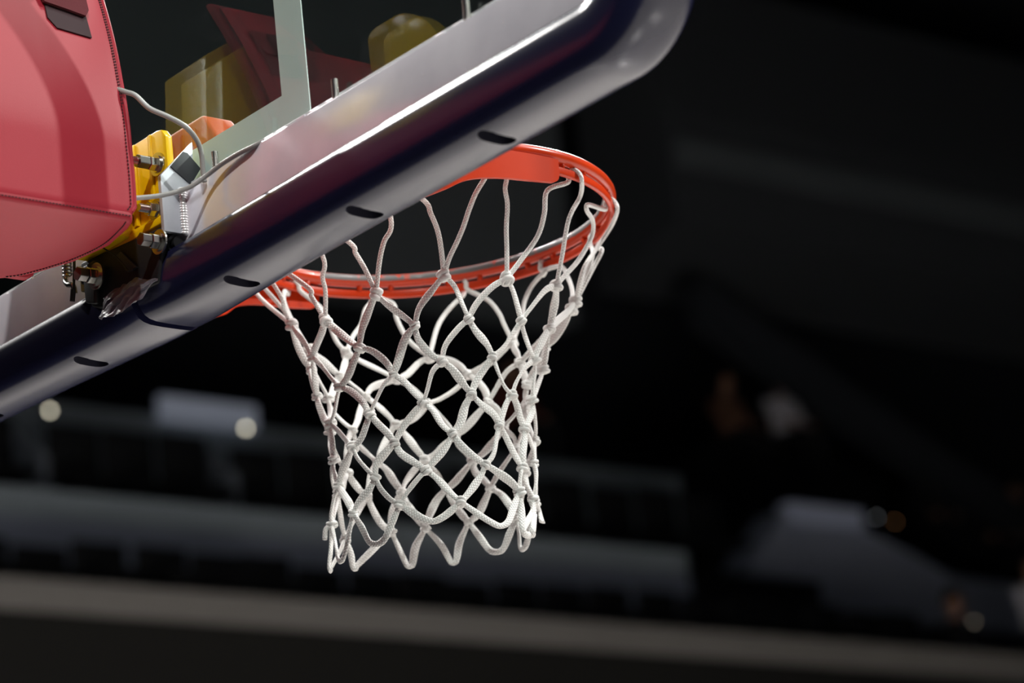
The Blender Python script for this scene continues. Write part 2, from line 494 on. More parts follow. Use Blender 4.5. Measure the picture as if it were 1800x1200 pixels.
bm = bmesh.new(); box(bm, (-21.2, 14.47, 7.36), (-21.1, 15.58, 7.60), 0.02)
o = finish('pale_panel', bm, M['panel'], None, False, (-21.15, 15.0, 7.4))
tag(o, 'pale blue-grey rectangular panel with added glow on the wall behind the left upper seats', 'panel')
bm = bmesh.new(); box(bm, (-18.99, 15.05, 4.95), (-18.93, 15.95, 5.30), 0.01)
o = finish('advertising_board', bm, M['maroon'], None, False, (-18.96, 15.5, 4.95))
tag(o, 'small dark maroon board on the grey stand wall below the net', 'board')

def wall_lamp(y, x, z, r, label, mt, group=None):
    t = thing('wall_lamp', label, 'lamp', (x, y, z), group)
    bm = bmesh.new(); cyl(bm, (x, y, z), (x + 0.05, y, z), r * 1.5, 20)
    finish('lamp_housing', bm, M['lamp_body'], t)
    bm = bmesh.new(); bmesh.ops.create_uvsphere(bm, u_segments=16, v_segments=10, radius=r)
    bmesh.ops.scale(bm, verts=bm.verts[:], vec=(0.6, 1, 1))
    bmesh.ops.translate(bm, verts=bm.verts[:], vec=(x + 0.05, y, z))
    finish('lamp_lens', bm, mt, t)
wall_lamp(14.95, -20.5, 7.12, 0.022, 'small bright warm round lamp just right of the pale panel', M['lamp_glow'])
wall_lamp(12.81, -20.5, 7.07, 0.020, 'small warm round lamp just under the backboard pad at far left', M['lamp_glow'])

wall_lamp(24.58, -21.5, 8.27, 0.018, 'dim bluish round light high in the dark stand at far right', M['lamp_dim'])
wall_lamp(23.87, -21.5, 7.34, 0.014, 'very faint round light just above the stair exit panel', M['lamp_dim'])
wall_lamp(24.48, -21.5, 7.30, 0.017, 'dim round light right of the stair exit panel', M['lamp_dim'])
wall_lamp(24.78, -21.5, 7.27, 0.016, 'faint amber round light beside the dim one right of the stair exit', M['lamp_amber'])
wall_lamp(21.87, -18.0, 5.07, 0.016, 'faint warm round light low in the stand at the bottom right', M['lamp_warm'])
# seats: one of each kind, then copies
def make_seat(name, label, group, w_, h_):
    t = bpy.data.objects.new(name, None); COL.objects.link(t)
    tag(t, label, 'seat', group)
    WORLD[t.name] = Vector((0, 0, RIM_Z))
    bm = bmesh.new()
    box(bm, (-0.07, -w_ / 2, 0.38), (0.0, w_ / 2, h_), 0.03, 3)
    finish('backrest', bm, M['seat'], t)
    bm = bmesh.new(); box(bm, (0.0, -w_ / 2 + 0.02, 0.36), (0.42, w_ / 2 - 0.02, 0.44), 0.03, 3)
    finish('seat_pan', bm, M['seat'], t)
    bm = bmesh.new(); box(bm, (0.0, -0.06, 0.0), (0.12, 0.06, 0.37), 0.01)
    finish('pedestal', bm, M['seat'], t)
    return t
def dup(root, loc, rz=0.0):
    r = root.copy(); COL.objects.link(r)
    r.location = Vector(loc) + Vector((0, 0, RIM_Z)); r.rotation_euler = (0, 0, rz)
    for ch in list(root.children):
        c = ch.copy(); COL.objects.link(c); c.parent = r
        for g in list(ch.children):
            d = g.copy(); COL.objects.link(d); d.parent = c
    return r
s0 = make_seat('arena_seat', 'black stadium seat in the lower row just above the warm grey rail', 'black seats of the lower row', 0.50, 0.74)
lower = [8.9 + 0.54 * i for i in range(23)]
for i, y in enumerate(lower):
    dz = random.uniform(-0.06, 0.07)
    if i == 0:
        s0.location = (-17.9, y, 4.34 + RIM_Z); continue
    dup(s0, (-17.9 + random.uniform(-0.05, 0.05), y, 4.34), random.uniform(-0.04, 0.04)).scale = (1, 1, 1 + dz)
s1 = make_seat('arena_seat', 'black high-backed stadium seat in the row above the grey parapet', 'black seats above the parapet', 0.54, 1.00)
up = [11.30, 11.88, 12.76, 13.34, 13.92, 14.72, 15.32, 15.92, 16.62, 17.25, 17.85, 18.45, 19.1, 19.7, 20.3]
for i, y in enumerate(up):
    if i == 0:
        s1.location = (-20.0, y, 5.78 + RIM_Z); continue
    dup(s1, (-20.0, y, 5.78), random.uniform(-0.04, 0.04)).scale = (1, 1, 1 + random.uniform(-0.03, 0.06))
# slate end panels seen between the upper seats
for i, y in enumerate((12.32, 14.32, 16.27)):
    bm = bmesh.new(); prism(bm, [(-19.8, 5.78), (-19.8, 6.45), (-20.3, 6.85), (-20.5, 6.85), (-20.5, 5.78)], 1, y - 0.05, y + 0.05, 0.03)
    o = finish('seat_end_panel', bm, M['divider'], None, False, (-20.2, y, 5.78))
    tag(o, 'slate grey upright panel between the black upper seats', 'panel', 'slate panels between the upper seats')

# spectators: seated, one continuous body each, far out of focus
def spectator(x, y, z, cloth, label, s=1.0):
    t = thing('person', label, 'person', (x, y, z))
    me = bpy.data.meshes.new('body')
    J = [((0, 0, .50), .15), ((0, 0, .72), .15), ((.0, 0, .92), .16), ((.02, 0, 1.03), .06), ((.03, 0, 1.10), .055),
         ((.04, 0, 1.20), .10), ((.04, 0, 1.30), .085),
         ((.0, .19, .96), .065), ((.08, .24, .72), .05), ((.30, .16, .62), .04), ((.37, .13, .61), .04),
         ((.0, -.19, .96), .065), ((.08, -.24, .72), .05), ((.30, -.16, .62), .04), ((.37, -.13, .61), .04),
         ((.08, .10, .50), .10), ((.46, .12, .50), .07), ((.46, .12, .10), .05), ((.56, .12, .05), .045),
         ((.08, -.10, .50), .10), ((.46, -.12, .50), .07), ((.46, -.12, .10), .05), ((.56, -.12, .05), .045)]
    E_ = [(0, 1), (1, 2), (2, 3), (3, 4), (4, 5), (5, 6), (2, 7), (7, 8), (8, 9), (9, 10), (2, 11), (11, 12), (12, 13), (13, 14),
          (0, 15), (15, 16), (16, 17), (17, 18), (0, 19), (19, 20), (20, 21), (21, 22)]
    me.from_pydata([p for p, r in J], E_, [])
    tmp = bpy.data.objects.new('tmp', me); COL.objects.link(tmp)
    md = tmp.modifiers.new('s', 'SKIN')
    for i, (p, r) in enumerate(J):
        me.skin_vertices[0].data[i].radius = (r, r)
    me.skin_vertices[0].data[0].use_root = True
    sb = tmp.modifiers.new('u', 'SUBSURF'); sb.levels = 1; sb.render_levels = 1
    dg = bpy.context.evaluated_depsgraph_get()
    bm = bmesh.new(); bm.from_mesh(tmp.evaluated_get(dg).to_mesh())
    bpy.data.objects.remove(tmp, do_unlink=True)
    for f in bm.faces:
        c = f.calc_center_median()
        f.material_index = 1 if (c.z > 1.04 or (c.x > .28 and c.z > .56)) else (2 if c.z < .56 else 0)
    bmesh.ops.scale(bm, verts=bm.verts[:], vec=(s, s, s))
    bmesh.ops.translate(bm, verts=bm.verts[:], vec=(x, y, z))
    finish('body', bm, [cloth, M['skin'], M['dark_cloth']], t)
    bm = bmesh.new(); bmesh.ops.create_uvsphere(bm, u_segments=12, v_segments=8, radius=.108 * s)
    bmesh.ops.bisect_plane(bm, geom=bm.verts[:] + bm.edges[:] + bm.faces[:], plane_co=(0, 0, 0), plane_no=(.5, 0, -1), clear_outer=True)
    bmesh.ops.translate(bm, verts=bm.verts[:], vec=(x + .02 * s, y, z + 1.27 * s))
    finish('hair', bm, M['hair'], t)
    return t
# terrace steps under them
for i in range(4):
    bm = bmesh.new(); box(bm, (-21.1 - 0.8 * i, 20.6, 5.55 + 0.45 * i), (-20.5 - 0.8 * i if i else -20.5, 34, 6.05 + 0.45 * i))
    structure('trim_%d' % (8 + i), bm, M['seat'])
bm = bmesh.new(); box(bm, (-22.9, 22.7, 6.9), (-21.6, 24.7, 7.86)); box(bm, (-22.75, 22.7, 7.86), (-22.15, 24.7, 8.27))
structure('trim_12', bm, M['seat'])
spectator(-22.4, 24.15, 7.95, M['white_cloth'], 'spectator in a white shirt seated high in the dark stand right of the net')
spectator(-21.9, 19.55, 7.42, M['maroon_cloth'], 'spectator in a dark red top seated alone above the upper wall, right of the net')
spectator(-22.4, 23.25, 7.85, M['brown_cloth'], 'spectator in a brown top seated left of the one in white')
spectator(-21.6, 25.5, 6.75, M['dark_cloth'], 'spectator in dark clothes seated above the stair exit panel')
spectator(-21.6, 26.4, 6.55, M['dark_cloth'], 'spectator in dark clothes seated right of the stair exit hood')
spectator(-21.6, 27.1, 6.65, M['brown_cloth'], 'spectator in a brown top seated at far right behind the stair exit hood')
spectator(-17.75, 21.35, 3.95, M['dark_cloth'], 'spectator in dark clothes seated low at the bottom right above the rail')
spectator(-17.75, 22.60, 4.40, M['white_cloth'], 'spectator in a white shirt at the right edge of the picture')

# ------------------------------------------------------------------ backboard: frame, glass, target, brackets
HB = 0.875                                   # half width of the aluminium frame
bb = thing('backboard', 'clear glass basketball backboard with white target square in an aluminium frame', 'backboard', (0, 0, -0.155))
bm = bmesh.new(); box(bm, (-HB + .02, -0.013, -0.05), (HB - .02, -0.001, 0.88))
finish('glass_pane', bm, M['glass'], bb, False)
# target square: painted on the glass face, 50 mm bands
bm = bmesh.new()
for lo, hi in (((-0.295, -0.001, -0.050), (0.295, 0.0002, 0.0)), ((0.245, -0.001, 0.0), (0.295, 0.0002, 0.40)),
               ((-0.295, -0.001, 0.0), (-0.245, 0.0002, 0.40)), ((-0.245, -0.001, 0.35), (0.245, 0.0002, 0.40))):
    box(bm, lo, hi)
finish('target_square', bm, M['paint'], bb, False)
# frame rails: bottom one in view
def rail(lo, hi, name='frame_rail'):
    bm = bmesh.new(); box(bm, lo, hi, 0.0015, 2); return finish(name, bm, M['alu'], bb)
rail((-HB, -0.030, -0.158), (HB, 0.012, -0.0575))
rail((-HB, -0.030, 0.87), (HB, 0.012, 0.95))
rail((HB - 0.05, -0.030, -0.0575), (HB, 0.012, 0.87))
rail((-HB, -0.030, -0.0575), (-HB + 0.05, 0.012, 0.87))
# pale glazing tape along the foot of the glass, with raised clips
bm = bmesh.new(); box(bm, (-HB + .05, -0.0185, -0.0577), (HB - .05, -0.0135, -0.0475), 0.001)
finish('glazing_strip', bm, M['gasket'], bb, False)
for x in (-0.33, -0.27, -0.225, 0.245, 0.268, 0.305, 0.33, 0.36, 0.555, 0.585):
    bm = bmesh.new(); box(bm, (x - .008, -0.024, -0.0577), (x + .008, -0.0187, -0.0515), 0.001)
    finish('glazing_clip', bm, M['alu'], bb, False)
# threaded studs standing on the frame
def threaded(bm, p, d, r, L, pitch=0.0016):
    d = Vector(d).normalized(); p = Vector(p)
    k = int(L / pitch * 2)
    path = [p + d * (L * i / k) for i in range(k + 1)]
    tube(bm, path, [r if i % 2 else r * 0.86 for i in range(k + 1)], n=12)
for x in (0.139, 0.371, 0.602):
    bm = bmesh.new(); threaded(bm, (x, -0.0235, -0.058), (0, 0, 1), 0.0041, 0.025)
    finish('threaded_stud', bm, M['zinc'], bb)

# welded gusset: plate with its upper corner cut off, bead of weld, tape patch
bm = bmesh.new(); prism(bm, [(-0.0595, -0.1135), (-0.0595, -0.046), (-0.011, 0.0035), (-0.0135, -0.0575), (-0.030, -0.0575), (-0.030, -0.1135)], 0, 0.074, 0.080, 0.0008)
g = finish('gusset_plate', bm, M['alu_plate'], bb, label='pale aluminium gusset with a cut-off corner')
bm = bmesh.new(); prism(bm, [(-0.0135, -0.0575), (-0.011, 0.0035), (-0.0135, 0.0035)], 0, 0.0735, 0.078)
bm.free()
bm = bmesh.new()
k = 17
for i in range(k):
    z = -0.1125 + 0.052 * i / (k - 1)
    s_ = bmesh.ops.create_uvsphere(bm, u_segments=12, v_segments=8, radius=0.0058 if i < k - 2 else 0.0070)['verts']
    bmesh.ops.scale(bm, verts=s_, vec=(0.8, 1.0, 0.62))
    bmesh.ops.rotate(bm, verts=s_, cent=(0, 0, 0), matrix=Matrix.Rotation(0.35, 3, 'Y'))
    bmesh.ops.translate(bm, verts=s_, vec=(0.0806 + random.uniform(-.0004, .0004), -0.0305 + random.uniform(-.0004, .0004), z))
finish('weld_bead', bm, M['weld'], bb, label='shiny rippled weld bead')
bm = bmesh.new(); prism(bm, [(-0.0455, -0.033), (-0.026, -0.0115), (-0.020, -0.0125), (-0.0030, -0.0290), (-0.0185, -0.0515), (-0.022, -0.049), (-0.034, -0.041)], 0, 0.0802, 0.0815, 0.0004)
finish('tape_patch', bm, M['tape_matt'], bb, label='square of matt black tape')

# ------------------------------------------------------------------ edge padding (two U-shaped halves)
PROF = [  # (y, distance outward from the frame's foot line)
    (-0.0315, -0.0225), (-0.0340, -0.0255), (-0.0390, -0.0270), (-0.0450, -0.0262), (-0.0505, -0.0230), (-0.0540, -0.0180), (-0.0560, -0.0110),
    (-0.0566, 0.0), (-0.0566, 0.0110), (-0.0560, 0.0190), (-0.0542, 0.0265), (-0.0510, 0.0335), (-0.0462, 0.0392), (-0.0400, 0.0427), (-0.0310, 0.0448), (-0.020, 0.0456), (-0.004, 0.0457),
    (0.007, 0.0452), (0.0130, 0.0438), (0.0180, 0.0410), (0.0225, 0.036), (0.0250, 0.027), (0.0255, 0.015), (0.0255, -0.045), (0.022, -0.052), (0.0135, -0.052),
    (0.0135, 0.004), (-0.0315, 0.004)]
def pad_path(side):
    pts = []
    n = 36
    x0 = 0.004 if side > 0 else 0.008
    for i in range(n + 1):
        x = x0 + (0.812 - x0) * (i / n)
        pts.append((x, -0.155, 0.0, -1.0))
    for i in range(1, 15):
        a = -PI / 2 + (PI / 2) * i / 14
        pts.append((0.812 + 0.066 * math.cos(a), -0.089 + 0.066 * math.sin(a), math.cos(a), math.sin(a)))
    for i in range(1, 9):
        pts.append((0.878, -0.089 + 0.05 * i, 1.0, 0.0))
    return [(side * x, z, side * nx, nz) for x, z, nx, nz in pts]
def make_pad(side, label):
    bm = bmesh.new()
    rings = []
    for j, (x, z, nx, nz) in enumerate(pad_path(side)):
        ax = abs(x)
        yo = 0.003 - 0.017 * min(ax, 0.8) if side > 0 else 0.003 - 0.014 * min(ax, 0.8)
        flare = 0.017 * math.exp(-ax / 0.11)           # the front lip splays open at the joint
        lift = 0.006 * math.exp(-ax / 0.05)            # the joint ends are drawn in
        if side < 0: lift -= 0.045 * max(0.0, ax - 0.02) ** 1.0 * -1 * 0.45
        ring = []
        for y, d in PROF:
            yy = y + yo + (flare if y > 0.0 and d > -0.01 and y != 0.0135 else (flare * (y + .03) / .03 if -0.03 < y <= 0 and d > 0.03 else 0.0))
            dd = d - (lift if d > 0.01 else 0)
            if side < 0 and d < -0.02 and y < 0: dd -= 0.0
            ring.append(bm.verts.new((x + nx * dd, yy, z + nz * dd)))
        rings.append(ring)
    m_ = len(PROF)
    for i in range(len(rings) - 1):
        for k in range(m_):
            bm.faces.new([rings[i][k], rings[i + 1][k], rings[i + 1][(k + 1) % m_], rings[i][(k + 1) % m_]])
    bm.faces.new(rings[0]); bm.faces.new(rings[-1][::-1])
    bmesh.ops.recalc_face_normals(bm, faces=bm.faces[:])
    me = bpy.data.meshes.new('pad'); bm.to_mesh(me); bm.free()
    po = bpy.data.objects.new('padtmp', me); COL.objects.link(po)
    # cut the slots through the underside
    bm = bmesh.new()
    for cx in ((0.168, 0.404, 0.634) if side > 0 else (-0.148, -0.384, -0.614)):
        yo = 0.003 - 0.017 * abs(cx)
        pts = []
        L_, W_ = 0.0225, 0.0105
        for k in range(17):
            a = PI * k / 16
            pts.append((cx + W_ * math.cos(a), -0.0215 + yo + (L_ - W_) + W_ * math.sin(a)))
        for k in range(17):
            a = PI + PI * k / 16
            pts.append((cx + W_ * math.cos(a), -0.0215 + yo - (L_ - W_) + W_ * math.sin(a)))
        prism(bm, pts, 2, -0.186, -0.23)
    bmesh.ops.recalc_face_normals(bm, faces=bm.faces[:])
    mc = bpy.data.meshes.new('cut'); bm.to_mesh(mc); bm.free()
    co = bpy.data.objects.new('cuttmp', mc); COL.objects.link(co)
    mc.materials.append(M['navy_shade']); me.materials.append(M['navy']); me.materials.append(M['navy_shade'])
    bo = po.modifiers.new('b', 'BOOLEAN'); bo.operation = 'DIFFERENCE'; bo.object = co; bo.solver = 'EXACT'; bo.material_mode = 'TRANSFER'
    dg = bpy.context.evaluated_depsgraph_get(); dg.update()
    ev = po.evaluated_get(dg)
    bm = bmesh.new(); bm.from_mesh(ev.to_mesh())
    bpy.data.objects.remove(po, do_unlink=True); bpy.data.objects.remove(co, do_unlink=True)
    for f in bm.faces:
        f.material_index = 1 if f.material_index else 0
    o = finish('edge_pad', bm, [M['navy'], M['navy_shade']], None, True, (side * 0.4, 0, -0.2), auto=32)
    tag(o, label, 'padding')
    return o
make_pad(1, 'long navy foam edge pad with three slots, under the right half of the backboard')
make_pad(-1, 'navy foam edge pad with one slot showing, under the left half of the backboard')

# ------------------------------------------------------------------ the rim
CY, CZ = 0.386, -0.005
rim = thing('basketball_hoop', 'orange steel basketball ring bolted to the glass backboard', 'rim', (0, CY, CZ))
R0 = 0.2380
bm = bmesh.new(); revolve(bm, [(R0 + 0.0085 * math.cos(2 * PI * k / 20), CZ + 0.0085 * math.sin(2 * PI * k / 20)) for k in range(20)], n=180, cx=0, cy=CY)
finish('ring', bm, M['rim'], rim)
bm = bmesh.new(); revolve(bm, rrect(0.2385, CZ - 0.0180, 0.0034, 0.0056, 0.0028), n=180, cx=0, cy=CY)
finish('net_rail', bm, M['orange'], rim)
HOOK = [13, 43, 74.5, 101, 128.5, 157.5, 187, 217, 248, 280, 311, 342]   # bearings where the net is hooked on
for j in range(12):
    for s_ in (-5.2, 5.2):
        a = math.radians(HOOK[j] + s_)
        c = Vector((0.2372 * math.cos(a), CY + 0.2372 * math.sin(a), CZ - 0.0105))
        bm = bmesh.new()
        vs = bmesh.ops.create_uvsphere(bm, u_segments=10, v_segments=8, radius=0.0040)['verts']
        bmesh.ops.scale(bm, verts=vs, vec=(1.25, 1.0, 1.35))
        bmesh.ops.rotate(bm, verts=vs, cent=(0, 0, 0), matrix=Matrix.Rotation(a, 3, 'Z'))
        bmesh.ops.translate(bm, verts=vs, vec=c)
        finish('net_lug', bm, M['orange'], rim)
# side braces from the mount, hugging the ring
def brace(side):
    top = [(0.0955, 0.032), (0.130, 0.075), (0.185, 0.150), (0.2275, 0.230), (0.2375, 0.265), (0.2440, 0.305), (0.2475, 0.350), (0.2475, 0.385), (0.2460, 0.402)]
    zb = [-0.135, -0.125, -0.104, -0.0735, -0.0575, -0.0510, -0.0485, -0.0455, -0.0440]
    if side < 0:
        zb = [-0.135, -0.127, -0.110, -0.0815, -0.0610, -0.0515, -0.0485, -0.0455, -0.0440]
    bm = bmesh.new()
    P = catmull([(a, b, 0) for a, b in top], 6)
    Zb = catmull([(z, 0, 0) for z in zb], 6)
    th_ = 0.0026
    rows = []
    m_ = len(P)
    # rounded free end
    for i, p in enumerate(P):
        t = (P[min(i + 1, m_ - 1)] - P[max(i - 1, 0)]).normalized()
        nx, ny = t.y, -t.x
        zt, zz = CZ - 0.0088, Zb[i].x
        rest = sum((P[k + 1] - P[k]).length for k in range(i, m_ - 1))
        rr = 0.014
        if rest < rr:
            zz = zz + rr - math.sqrt(max(0, rr * rr - (rr - rest) ** 2))
        rows.append([bm.verts.new((side * (p.x + sx * nx * th_), p.y + sx * ny * th_, z)) for sx, z in ((1, zt), (1, zz), (-1, zz), (-1, zt))])
    for i in range(m_ - 1):
        for k in range(4):
            bm.faces.new([rows[i][k], rows[i + 1][k], rows[i + 1][(k + 1) % 4], rows[i][(k + 1) % 4]])
    bm.faces.new(rows[0]); bm.faces.new(rows[-1][::-1])
    finish('side_brace', bm, M['orange'], rim)
brace(1); brace(-1)
# mount housing on the front of the glass: ribbed face and cut corners
bm = bmesh.new()
prism(bm, [(-0.094, -0.15), (0.094, -0.15), (0.094, 0.012), (0.070, 0.046), (-0.070, 0.046), (-0.094, 0.012)], 1, 0.012, 0.058, 0.006, 3)
h_ = finish('mount_cover', bm, M['orange_pad'], rim, label='moulded orange cover over the mounting')
for x in (-0.052, -0.028, 0.0, 0.028, 0.052):
    bm = bmesh.new(); box(bm, (x - 0.004, 0.0085, -0.010 if abs(x) > .04 else 0.0), (x + 0.004, 0.014, 0.034), 0.002, 2)
    finish('rib', bm, M['orange_pad'], rim)
bm = bmesh.new(); prism(bm, [(-0.10, -0.035), (0.10, -0.035), (0.10, -0.028), (-0.10, -0.028)], 1, 0.03, 0.15, 0.002)
finish('top_plate', bm, M['orange'], rim)

# ------------------------------------------------------------------ net
KNOT = {  # (row, bearing round the ring): x, y, z in tenths of a millimetre from the ring plane
    (1, 0): (1687, 3699, -1430), (1, 30): (1566, 4591, -1359), (1, 60): (973, 5419, -1267), (1, 90): (939, 5368, -1368), (1, 120): (-444, 5539, -1342), (1, 150): (-1389, 4916, -1330), (1, 180): (-1770, 3863, -1281), (1, 210): (-1530, 3098, -1422), (1, 240): (-921, 2382, -1348), (1, 270): (-21, 2222, -1595), (1, 300): (793, 2390, -1504), (1, 330): (1434, 2932, -1412),
    (2, 15): (1462, 4047, -1856), (2, 45): (1220, 4708, -1793), (2, 75): (387, 5353, -1694), (2, 105): (-162, 5378, -1732), (2, 135): (-916, 5128, -1683), (2, 165): (-1491, 4415, -1665), (2, 195): (-1566, 3559, -1692), (2, 225): (-1096, 2757, -1839), (2, 255): (-636, 2443, -1850), (2, 285): (361, 2403, -2048), (2, 315): (1011, 2756, -1930), (2, 345): (1372, 3301, -1891),
    (3, 0): (1322, 3655, -2308), (3, 30): (1206, 4423, -2226), (3, 60): (966, 4757, -2239), (3, 90): (103, 5228, -2125), (3, 120): (-569, 5125, -2169), (3, 150): (-1221, 4670, -2040), (3, 180): (-1515, 3908, -1942), (3, 210): (-1356, 3183, -2090), (3, 240): (-959, 2705, -2230), (3, 270): (-132, 2430, -2391), (3, 300): (652, 2650, -2453), (3, 330): (1094, 3051, -2371),
    (4, 15): (1189, 4010, -2717), (4, 45): (1008, 4479, -2670), (4, 75): (153, 5103, -2461), (4, 105): (-247, 5059, -2595), (4, 135): (-890, 4791, -2557), (4, 165): (-1368, 4225, -2324), (4, 195): (-1372, 3536, -2460), (4, 225): (-975, 2870, -2659), (4, 255): (-657, 2637, -2670), (4, 285): (259, 2543, -2833), (4, 315): (852, 2897, -2835), (4, 345): (1150, 3409, -2763),
    (5, 0): (1148, 3795, -3107), (5, 30): (1029, 4290, -3065), (5, 60): (686, 4733, -3082), (5, 90): (-5, 5008, -2953), (5, 120): (-686, 4856, -2947), (5, 150): (-1134, 4460, -2828), (5, 180): (-1336, 3856, -2872), (5, 210): (-1247, 3295, -3075), (5, 240): (-678, 2654, -3126), (5, 270): (-89, 2510, -3149), (5, 300): (515, 2676, -3256), (5, 330): (998, 3174, -3232),
    (6, 15): (1028, 4194, -3569), (6, 45): (765, 4603, -3391), (6, 75): (222, 4924, -3324), (6, 105): (-447, 4907, -3351), (6, 135): (-961, 4610, -3259), (6, 165): (-1256, 4130, -3250), (6, 195): (-1304, 3618, -3340), (6, 225): (-953, 2885, -3469), (6, 255): (-596, 2631, -3496), (6, 285): (243, 2549, -3622), (6, 315): (794, 2884, -3653), (6, 345): (1108, 3550, -3609),
    (7, 0): (1072, 4061, -3892), (7, 30): (889, 4434, -3896), (7, 60): (499, 4788, -3815), (7, 90): (-65, 4953, -3842), (7, 120): (-769, 4766, -3728), (7, 150): (-1162, 4380, -3729), (7, 180): (-1335, 3966, -3768), (7, 210): (-1266, 3179, -3935), (7, 240): (-871, 2685, -3897), (7, 270): (-114, 2445, -3970), (7, 300): (544, 2639, -4033), (7, 330): (1014, 3183, -4079),
    (8, 15): (1043, 4128, -4409), (8, 45): (962, 4306, -4381), (8, 75): (30, 4938, -4255), (8, 105): (-460, 4908, -4181), (8, 135): (-978, 4624, -4194), (8, 165): (-1300, 4177, -4188), (8, 195): (-1355, 3365, -4261), (8, 225): (-932, 2653, -4441), (8, 255): (-468, 2473, -4466), (8, 285): (235, 2486, -4443), (8, 315): (832, 2879, -4292), (8, 345): (1124, 3681, -4360),
}
WAY = {  # points the cord passes between a hook and the first knots
    (15, 'i'): [(2250, 4143, -295), (2209, 4040, -436), (2094, 4055, -686), (1956, 4027, -936), (1803, 3845, -1223)],
    (15, 'o'): [(2144, 4722, -182), (2085, 4680, -368), (2013, 4515, -664), (1767, 4557, -1054)],
    (45, 'i'): [(1965, 4906, -404), (1935, 4903, -476), (1782, 5120, -518), (1627, 5213, -661), (1567, 5004, -977), (1578, 4727, -1227)],
    (45, 'o'): [(1447, 5883, -137), (1379, 5793, -357), (1137, 5686, -625), (1274, 5329, -970)],
    (75, 'i'): [(616, 6036, -307), (1122, 5661, -685), (1062, 5561, -944)],
    (75, 'o'): [(1192, 5764, -618), (1131, 5674, -800), (1033, 5517, -1092)],
    (105, 'i'): [(-313, 6167, -132), (26, 6087, -398), (279, 5964, -647), (653, 5673, -1001)],
    (105, 'o'): [(-273, 6080, -370), (-460, 5992, -517), (-503, 5871, -738), (-433, 5728, -1013)],
    (135, 'i'): [(-1302, 5710, -301), (-1082, 5743, -543), (-847, 5710, -804), (-681, 5640, -1038)],
    (135, 'o'): [(-1402, 5622, -328), (-1465, 5475, -517), (-1508, 5326, -680), (-1492, 5162, -902)],
    (165, 'i'): [(-2063, 4881, -201), (-1965, 4874, -432), (-1866, 4826, -683), (-1638, 4814, -1055)],
    (165, 'o'): [(-2133, 4623, -291), (-2085, 4485, -522), (-2001, 4330, -764), (-1917, 4104, -990)],
    (195, 'i'): [(-2334, 3788, -113), (-2269, 3814, -288), (-2155, 3838, -581), (-1881, 3794, -1077)],
    (195, 'o'): [(-2132, 3232, -409), (-2007, 3122, -619), (-1743, 3046, -1005)],
    (225, 'i'): [(-1829, 3001, -830), (-1601, 2996, -1193)],
    (255, 'i'): [(-739, 2096, -1028), (-879, 2264, -1190)],
    (255, 'o'): [(-102, 2014, -1144), (-89, 2092, -1284), (-53, 2160, -1447)],
    (285, 'i'): [(396, 1947, -954), (241, 2036, -1159), (174, 2111, -1309)],
    (285, 'o'): [(799, 2039, -890), (806, 2128, -1031), (813, 2231, -1200), (801, 2323, -1364)],
    (315, 'i'): [(1323, 2302, -800), (1154, 2298, -981), (999, 2324, -1177)],
    (315, 'o'): [(1691, 2530, -606), (1668, 2634, -749), (1617, 2760, -951), (1519, 2865, -1205)],
    (345, 'i'): [(2134, 3156, -356), (2021, 3064, -555), (1904, 3029, -736), (1785, 3013, -914), (1667, 2981, -1080), (1556, 2946, -1228)],
    (345, 'o'): [(2206, 3415, -341), (2152, 3421, -489), (2085, 3488, -659), (1960, 3540, -898), (1838, 3615, -1136)],
}
TAILS = [[(-871, 2685, -3897), (-914, 2625, -3948), (-926, 2603, -4075)], [(889, 4434, -3896), (701, 4661, -3962), (715, 4680, -4129)], [(889, 4434, -3896), (939, 4348, -4088), (1054, 4096, -4316), (1067, 4055, -4414), (1024, 4178, -4414), (956, 4316, -4343), (872, 4447, -4097)]]

def K3(t): return Vector((t[0], t[1], t[2])) * 1e-4
net = thing('basketball_net', 'white knotted nylon net of braided cord hanging open below the orange ring', 'net', (0, CY, -0.02))
axis = Vector((0, CY, 0))
def radial(p):
    r = Vector((p.x + 0.003, p.y - CY + 0.006, 0))
    return r.normalized()
def rnd(a): return random.uniform(-a, a)
NK = {k: K3(v) for k, v in KNOT.items()}

def cord(path, wid, thk, twist=0.0, tw1=None, n=12, name='cord'):
    tw1 = twist if tw1 is None else tw1
    refs = []
    m_ = len(path)
    for i, p in enumerate(path):
        t = (path[min(i + 1, m_ - 1)] - path[max(i - 1, 0)]).normalized()
        a = twist + (tw1 - twist) * i / (m_ - 1)
        r = radial(p)
        r = (r - t * r.dot(t)).normalized()
        refs.append(Matrix.Rotation(a, 3, t) @ r)
    bm = bmesh.new()
    tube(bm, path, wid, thk, refs, n, uv=True)
    return finish(name, bm, M['cord'], net, auto=0)

def lerp_list(vals, m_):
    out = []
    for i in range(m_):
        f = i / (m_ - 1) * (len(vals) - 1)
        k = min(int(f), len(vals) - 2)
        out.append(vals[k] + (vals[k + 1] - vals[k]) * (f - k))
    return out

def sstep(vals, m_):
    out = []
    for i in range(m_):
        f = i / (m_ - 1) * (len(vals) - 1)
        k = min(int(f), len(vals) - 2)
        u = f - k
        u = u * u * (3 - 2 * u)
        out.append(vals[k] + (vals[k + 1] - vals[k]) * u)
    return out

